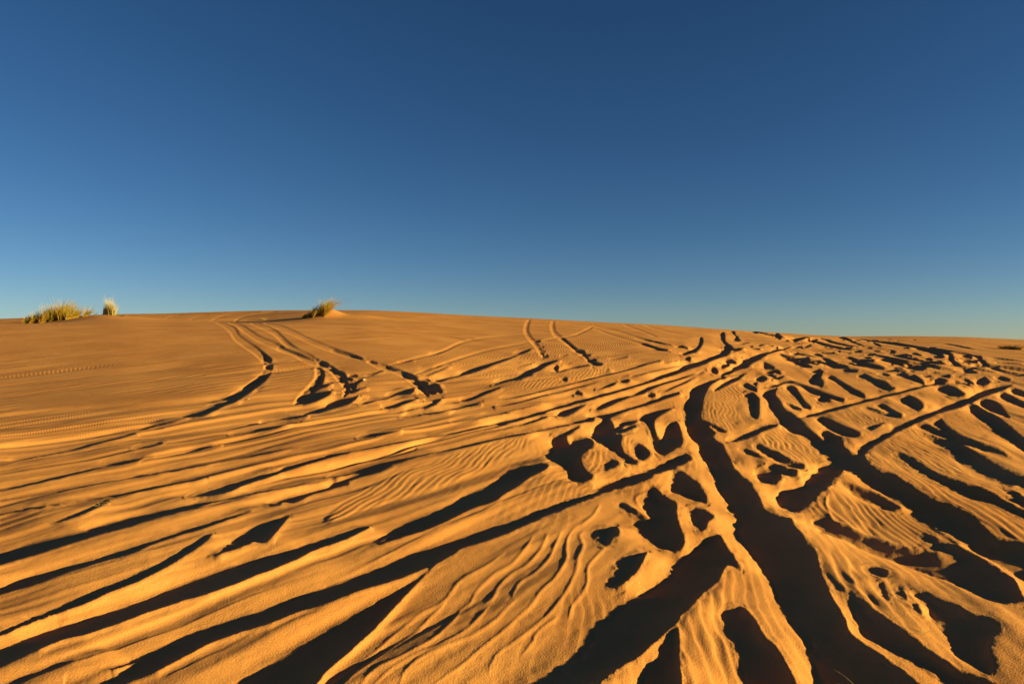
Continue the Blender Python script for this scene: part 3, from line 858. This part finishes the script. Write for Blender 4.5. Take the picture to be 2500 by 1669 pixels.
def add_grid(name, xx, yy, zz, mat, attrs=None):
    nr, nc = xx.shape
    co = np.stack([xx, yy, zz], -1).reshape(-1, 3).astype(np.float32)
    i = np.arange(nr * nc, dtype=np.int32).reshape(nr, nc)
    q = np.stack([i[:-1, :-1], i[:-1, 1:], i[1:, 1:], i[1:, :-1]], -1).reshape(-1, 4)
    me = bpy.data.meshes.new(name)
    me.vertices.add(len(co)); me.vertices.foreach_set("co", co.ravel())
    me.loops.add(q.size); me.loops.foreach_set("vertex_index", q.ravel())
    me.polygons.add(len(q)); me.polygons.foreach_set("loop_start", np.arange(0, q.size, 4, dtype=np.int32))
    me.polygons.foreach_set("use_smooth", np.ones(len(q), bool))
    for k, a in (attrs or {}).items():
        at = me.attributes.new(k, 'FLOAT', 'POINT'); at.data.foreach_set("value", a.ravel().astype(np.float32))
    me.update(calc_edges=True)
    me.materials.append(mat)
    ob = bpy.data.objects.new(name, me)
    scene.collection.objects.link(ob)
    return ob

# ------------------------------------------------------------------ materials
def new_mat(name, rough=0.9):
    m = bpy.data.materials.new(name); m.use_nodes = True
    n, l = m.node_tree.nodes, m.node_tree.links
    b = n['Principled BSDF']; b.inputs['Roughness'].default_value = rough
    b.inputs['Specular IOR Level'].default_value = 0.15
    return m, n, l, b

def sand_material():
    m, n, l, b = new_mat("sand", 0.95)
    b.inputs['Specular IOR Level'].default_value = 0.05
    geo = n.new("ShaderNodeNewGeometry")
    n1 = n.new("ShaderNodeTexNoise"); n1.inputs['Scale'].default_value = 0.6; n1.inputs['Detail'].default_value = 4
    l.new(geo.outputs['Position'], n1.inputs['Vector'])
    n2 = n.new("ShaderNodeTexNoise"); n2.inputs['Scale'].default_value = 330; n2.inputs['Detail'].default_value = 2
    l.new(geo.outputs['Position'], n2.inputs['Vector'])
    r1 = n.new("ShaderNodeValToRGB")
    r1.color_ramp.elements[0].position = 0.35; r1.color_ramp.elements[0].color = SAND_A
    r1.color_ramp.elements[1].position = 0.68; r1.color_ramp.elements[1].color = SAND_B
    l.new(n1.outputs['Fac'], r1.inputs[0])
    mx = n.new("ShaderNodeMix"); mx.data_type = 'RGBA'; mx.blend_type = 'MULTIPLY'; mx.inputs[0].default_value = 1.0
    r2 = n.new("ShaderNodeValToRGB")
    r2.color_ramp.elements[0].position = 0.3; r2.color_ramp.elements[0].color = (0.72, 0.70, 0.68, 1)
    r2.color_ramp.elements[1].position = 0.7; r2.color_ramp.elements[1].color = (1.15, 1.15, 1.15, 1)
    l.new(n2.outputs['Fac'], r2.inputs[0])
    l.new(r1.outputs[0], mx.inputs[6]); l.new(r2.outputs[0], mx.inputs[7])
    l.new(mx.outputs[2], b.inputs['Base Color'])
    n3 = n.new("ShaderNodeTexNoise"); n3.inputs['Scale'].default_value = 110; n3.inputs['Detail'].default_value = 3
    l.new(geo.outputs['Position'], n3.inputs['Vector'])
    bp = n.new("ShaderNodeBump"); bp.inputs['Strength'].default_value = 0.55; bp.inputs['Distance'].default_value = 0.006
    l.new(n3.outputs['Fac'], bp.inputs['Height'])
    # fine wind ripples of the farther sand: crests follow one direction, wandered by noise
    last = bp
    nz = n.new("ShaderNodeTexNoise"); nz.inputs['Scale'].default_value = 0.9; nz.inputs['Detail'].default_value = 3
    l.new(geo.outputs['Position'], nz.inputs['Vector'])
    for deg, lam, attr, hgt, wob in ((25, 0.33, "rip_left", 0.0052, 9.0), (10, 0.095, "rip_right", 0.0022, 26.0)):
        a = math.radians(deg)
        dt = n.new("ShaderNodeVectorMath"); dt.operation = 'DOT_PRODUCT'
        dt.inputs[1].default_value = (math.cos(a) / lam * 6.283, -math.sin(a) / lam * 6.283, 0)
        l.new(geo.outputs['Position'], dt.inputs[0])
        ma = n.new("ShaderNodeMath"); ma.operation = 'MULTIPLY_ADD'; ma.inputs[1].default_value = wob
        l.new(nz.outputs['Fac'], ma.inputs[0]); l.new(dt.outputs['Value'], ma.inputs[2])
        sn = n.new("ShaderNodeMath"); sn.operation = 'SINE'; l.new(ma.outputs[0], sn.inputs[0])
        at = n.new("ShaderNodeAttribute"); at.attribute_name = attr
        mu = n.new("ShaderNodeMath"); mu.operation = 'MULTIPLY'; l.new(sn.outputs[0], mu.inputs[0]); l.new(at.outputs['Fac'], mu.inputs[1])
        b2 = n.new("ShaderNodeBump"); b2.inputs['Strength'].default_value = 1.0; b2.inputs['Distance'].default_value = hgt
        l.new(mu.outputs[0], b2.inputs['Height']); l.new(last.outputs[0], b2.inputs['Normal'])
        last = b2
    l.new(last.outputs[0], b.inputs['Normal'])
    return m
SAND_A = (0.52, 0.212, 0.070, 1)
SAND_B = (0.64, 0.280, 0.096, 1)
M_SAND = sand_material()

rip_far = np.clip(rp * (0.6 + 0.4 * wr) + 0.10 * wr + 0.35 * sstep(700, 1000, X) * (1 - fl), 0, 1) * (sstep(12, 16, D) * wr + sstep(9, 12, D) * (1 - wr)) * (1 - np.clip(near_dark * 2, 0, 1)) * (1 - 0.85 * fl)
ground = add_grid("sand_dune", xx, D, Z, M_SAND, {"rip_left": rip_far * (1 - wr), "rip_right": rip_far * wr})
ground["kind"] = "structure"
ground["label"] = "orange sand dune with wheel ruts and wind ripples"

# plain sand behind and to the sides of the camera
ga = np.linspace(0, 2 * math.pi, 97); gr = np.array([0.0, 0.8, 2, 5, 12, 30, 80, 250, 900])
gx = gr[:, None] * np.cos(ga)[None]; gy = gr[:, None] * np.sin(ga)[None]
gz = np.full_like(gx, -0.30) - 0.004 * gr[:, None]
gz = np.where(gy > 1.0, gz - 1.0 - 0.05 * gr[:, None], gz)
far = add_grid("sand_plain", gx[:, ::-1], gy[:, ::-1], gz, M_SAND)
far["kind"] = "structure"
far["label"] = "plain sand around the dune"
del low, dark, soft, ripm, flat, ridge, ridgew, groove

_rs, _cs = Vv, XC
def ground_z(x, y):
    """height of the finished sand at a place on the ground"""
    Xc = 1250 + F * x / y
    v = x * math.sin(PSI) + y * math.cos(PSI)
    i = int(np.clip(np.searchsorted(Vv, v), 0, len(Vv) - 1)); j = int(np.clip(np.searchsorted(XC, Xc), 0, len(XC) - 1))
    return float(Z[i, j])

def place_from_photo(px, py, dmin=1.5, dmax=60):
    """the place on the sand seen at a photo pixel (nearest hit)"""
    Ds = np.concatenate([np.arange(dmin, 12, 0.01), np.arange(max(12, dmin), dmax, 0.03)])
    Ds = Ds[Ds >= dmin]
    ys = img_y(macro(np.full_like(Ds, px), Ds), Ds)
    k = int(np.argmax(ys <= py)) if (ys <= py).any() else len(Ds) - 1
    Dp = float(Ds[k]); x = (px - 1250) / F * Dp
    return x, Dp

# ------------------------------------------------------------------ grass and small plants
def plant_material(name, c0, c1, transl=0.35):
    m, n, l, b = new_mat(name, 0.6)
    oi = n.new("ShaderNodeAttribute"); oi.attribute_name = "tint"
    r = n.new("ShaderNodeValToRGB")
    r.color_ramp.elements[0].color = c0; r.color_ramp.elements[1].color = c1
    l.new(oi.outputs['Fac'], r.inputs[0]); l.new(r.outputs[0], b.inputs['Base Color'])
    tr = n.new("ShaderNodeBsdfTranslucent"); l.new(r.outputs[0], tr.inputs['Color'])
    mx = n.new("ShaderNodeMixShader"); mx.inputs[0].default_value = transl
    out = n['Material Output']
    l.new(b.outputs[0], mx.inputs[1]); l.new(tr.outputs[0], mx.inputs[2]); l.new(mx.outputs[0], out.inputs[0])
    return m
M_GREEN = plant_material("green_blades", (0.30, 0.23, 0.02, 1), (0.80, 0.52, 0.05, 1))
M_STRAW = plant_material("straw_blades", (0.66, 0.46, 0.12, 1), (0.88, 0.74, 0.36, 1))
M_RUST = plant_material("rusty_blades", (0.36, 0.12, 0.02, 1), (0.62, 0.32, 0.06, 1))
M_STALK = plant_material("seed_stalks", (0.20, 0.19, 0.11, 1), (0.45, 0.38, 0.24, 1))
M_DARK = plant_material("dark_twigs", (0.05, 0.03, 0.015, 1), (0.12, 0.07, 0.03, 1), 0.1)
M_STONE = plant_material("pale_stone", (0.42, 0.30, 0.20, 1), (0.50, 0.38, 0.27, 1), 0.0)

def ribbons(name, mat, parent, blades, label=None):
    """blades: list of (points, base width, tint); tapered three-sided blades"""
    vs, fs, tint = [], [], []
    for pts, w, tn in blades:
        base = len(vs)
        n = len(pts)
        for i, p in enumerate(pts):
            t = i / (n - 1)
            ww = w * (1 - 0.85 * t)
            d = (pts[min(i + 1, n - 1)] - pts[max(i - 1, 0)]).normalized()
            a = d.cross(Vector((0.3, 0.9, 0.2)))
            if a.length < 1e-3: a = Vector((1, 0, 0))
            a.normalize(); b2 = d.cross(a)
            for k in range(3):
                an = k * 2.0944
                vs.append(p + (a * math.cos(an) + b2 * math.sin(an)) * ww * 0.5); tint.append(min(1, max(0, tn + 0.25 * (t - 0.4))))
        for i in range(n - 1):
            for k in range(3):
                fs.append((base + i * 3 + k, base + i * 3 + (k + 1) % 3, base + (i + 1) * 3 + (k + 1) % 3, base + (i + 1) * 3 + k))
    me = bpy.data.meshes.new(name)
    me.from_pydata([tuple(v) for v in vs], [], fs)
    at = me.attributes.new("tint", 'FLOAT', 'POINT'); at.data.foreach_set("value", np.array(tint, np.float32))
    me.materials.append(mat)
    for p in me.polygons: p.use_smooth = True
    o = bpy.data.objects.new(name, me); scene.collection.objects.link(o)
    if parent is not None: o.parent = parent
    if label: o["label"] = label
    return o

def blade(rng, ox, oy, oz, h, lean, spread, n=5, droop=0.25):
    ang = rng.uniform(0, 2 * math.pi)
    dx = lean[0] + spread * math.cos(ang); dy = lean[1] + spread * math.sin(ang)
    pts = []
    for i in range(n):
        t = i / (n - 1)
        pts.append(Vector((ox + h * dx * (t + droop * t * t), oy + h * dy * (t + droop * t * t), oz + h * (t - 0.30 * droop * t * t * (1 + abs(dx))))))
    return pts

def empty(name, loc, label, cat, group=None):
    o = bpy.data.objects.new(name, None); scene.collection.objects.link(o); o.location = loc
    o.empty_display_size = 0.2
    o["label"] = label; o["category"] = cat
    if group: o["group"] = group
    return o

def clump(name, px, D0, half_w, depth, hgt, lean, label, counts, seed, group="grass tufts on the dune skyline", cat="grass tuft", shape=None, w=0.008, spread=0.3, nsub=9):
    rng = random.Random(seed)
    x0 = (px - 1250) / F * D0; z0 = ground_z(x0, D0)
    root = empty(name, (x0, D0, z0), label, cat, group)
    def zloc(a, b): return ground_z(x0 + a, D0 + b) - z0 - 0.03
    subs = [((-1 + 2 * (k + .5) / nsub) + rng.uniform(-.12, .12), rng.uniform(-.8, .8), rng.uniform(.65, 1.12), rng.uniform(-.16, .16)) for k in range(nsub)]
    for part, mat, cnt, hs, ws in counts:
        bl = []
        for _ in range(cnt):
            sa, sb, sh, sl = rng.choice(subs)
            a = sa + rng.gauss(0, 0.5 / nsub); b = sb + rng.gauss(0, 0.15)
            s = (shape(a) if shape else 1.0)
            hh = max(0.03, hgt * hs * s * sh * min(1.25, 0.35 + rng.expovariate(2.2)))
            bl.append((blade(rng, a * half_w, b * depth, zloc(a * half_w, b * depth), hh, (lean[0] + sl, lean[1]), spread * rng.uniform(0.1, 1.6), droop=rng.uniform(0.1, 0.9)), w * ws, min(1, max(0, rng.gauss(.5, .35)))))
        ribbons(part, mat, root, bl)
    return root

clump("grass_bush", 132, 38.6, 1.40, 0.6, 0.98, (0.32, 0), "wide green and yellow grass bush on the left skyline beside the sand mound",
      [("green_blades", M_GREEN, 2000, 1.0, 2.0), ("dry_blades", M_RUST, 1300, 0.6, 2.0), ("yellow_blades", M_STRAW, 500, 0.8, 1.6), ("seed_stalks", M_STALK, 90, 1.3, 1.0)],
      4, shape=lambda a: 0.6 + 0.5 * (1 - a * a), w=0.012, nsub=20)
clump("grass_tuft", 266, 40.0, 0.46, 0.25, 0.98, (0.03, 0), "upright straw coloured grass tuft on top of the sand mound",
      [("straw_blades", M_STRAW, 700, 0.95, 1.4), ("green_blades", M_GREEN, 160, 0.8, 1.2), ("seed_stalks", M_STALK, 50, 1.4, 1.0)],
      5, w=0.011, spread=0.14, nsub=5, shape=lambda a: 1.05 - 0.5 * a * a)
clump("grass_bush", 768, 38.0, 0.78, 0.35, 0.80, (0.38, 0), "windswept yellow green grass bush casting a long shadow on the crest",
      [("green_blades", M_GREEN, 900, 0.95, 1.8), ("straw_blades", M_STRAW, 320, 0.95, 1.4), ("dry_blades", M_RUST, 900, 0.65, 1.8), ("seed_stalks", M_STALK, 36, 1.3, 1.0)],
      6, shape=lambda a: 0.35 + 0.85 * (a + 1) / 2, w=0.012, nsub=14)

def dark_shrub(px, py, half_w, hgt, label, seed, n=420, group=None, mat=None, dmin=25):
    x0, D0 = place_from_photo(px, py, dmin, 54); z0 = ground_z(x0, D0)
    rng = random.Random(seed)
    root = empty("dry_shrub", (x0, D0, z0), label, "shrub", group)
    bl = []
    for _ in range(n):
        a = rng.uniform(-1, 1)
        bl.append((blade(rng, a * half_w * 0.8, rng.uniform(-.3, .3) * half_w, ground_z(x0 + a * half_w * .8, D0) - z0 - 0.02, hgt * (1 - 0.6 * a * a) * rng.uniform(.4, 1.1), (a * 0.5, 0), 0.9), 0.018, rng.random()))
    ribbons("twigs", mat or M_DARK, root, bl)
    return root
dark_shrub(2466, 853, 0.55, 0.30, "low dark dry shrub on the right slope under the skyline", 21)

def sprig(name, px, py, n, hgt, spread, mat, label, seed, cat="grass sprig", w=0.0022, group="small dry sprigs in the ruts", lean=(0, 0)):
    x0, D0 = place_from_photo(px, py); z0 = ground_z(x0, D0)
    rng = random.Random(seed)
    me = []
    for _ in range(n):
        me.append((blade(rng, rng.uniform(-.01, .01), rng.uniform(-.01, .01), -0.01, hgt * rng.uniform(.5, 1.1), lean, spread * rng.uniform(.4, 1.3), droop=0.7), w, rng.random()))
    o = ribbons(name, mat, None, me)
    o.location = (x0, D0, z0); o["label"] = label; o["category"] = cat
    if group: o["group"] = group
    return o
sprig("grass_sprig", 241, 1232, 9, 0.10, 0.9, M_STRAW, "pale dry grass sprig between two long grooves at left", 31)
sprig("grass_sprig", 2252, 1545, 14, 0.055, 0.9, M_STRAW, "pale spidery grass sprig on rippled sand at lower right", 32)
sprig("grass_sprig", 2104, 1662, 3, 0.10, 0.5, M_STRAW, "single dry stem standing in the shadowed main rut at the bottom", 33, lean=(-0.3, 0))
sprig("dry_twig", 1873, 1034, 9, 0.09, 0.9, M_DARK, "dark broken twig lying beside the two central ruts", 34, cat="twig", w=0.006)
sprig("dry_twig", 300, 773, 26, 0.35, 1.6, M_STALK, "pale dead twigs lying behind the straw grass tuft", 35, cat="twig", w=0.012)
sprig("grass_sprig", 63, 786, 12, 0.9, 0.5, M_STALK, "thin grey stalks standing left of the wide grass bush", 36, w=0.009)
sprig("grass_sprig", 232, 770, 24, 0.45, 0.6, M_STALK, "thin dry stalks between the wide bush and the straw tuft", 37, w=0.009)
sprig("grass_sprig", 645, 781, 60, 0.16, 1.6, M_STRAW, "short pale stubble in the shadow left of the windswept bush", 38, w=0.008)

def stone(px, py, r, label, seed):
    x0, D0 = place_from_photo(px, py); z0 = ground_z(x0, D0)
    import bmesh
    bm = bmesh.new(); bmesh.ops.create_icosphere(bm, subdivisions=3, radius=r)
    rng = random.Random(seed); ph = [rng.uniform(0, 6) for _ in range(6)]
    for v in bm.verts:
        c = v.co.normalized()
        k = 1 + 0.16 * math.sin(4 * c.x + ph[0]) + 0.12 * math.sin(5 * c.y + ph[1]) + 0.1 * math.sin(6 * c.z + ph[2]) + 0.07 * math.sin(11 * c.x + 9 * c.y + ph[3])
        v.co *= k; v.co.x *= 1.5; v.co.z *= 0.6
    me = bpy.data.meshes.new("stone"); bm.to_mesh(me); bm.free()
    for p in me.polygons: p.use_smooth = True
    at = me.attributes.new("tint", 'FLOAT', 'POINT'); at.data.foreach_set("value", np.full(len(me.vertices), 0.5, np.float32))
    me.materials.append(M_STONE)
    o = bpy.data.objects.new("stone", me); scene.collection.objects.link(o)
    o.location = (x0, D0, z0 + r * 0.3); o["label"] = label; o["category"] = "stone"
stone(888, 929, 0.035, "small pale stone among the hollows of the middle left rut", 41)
stone(606, 974, 0.014, "tiny stone on smooth sand right of the left rut's shadow", 42)
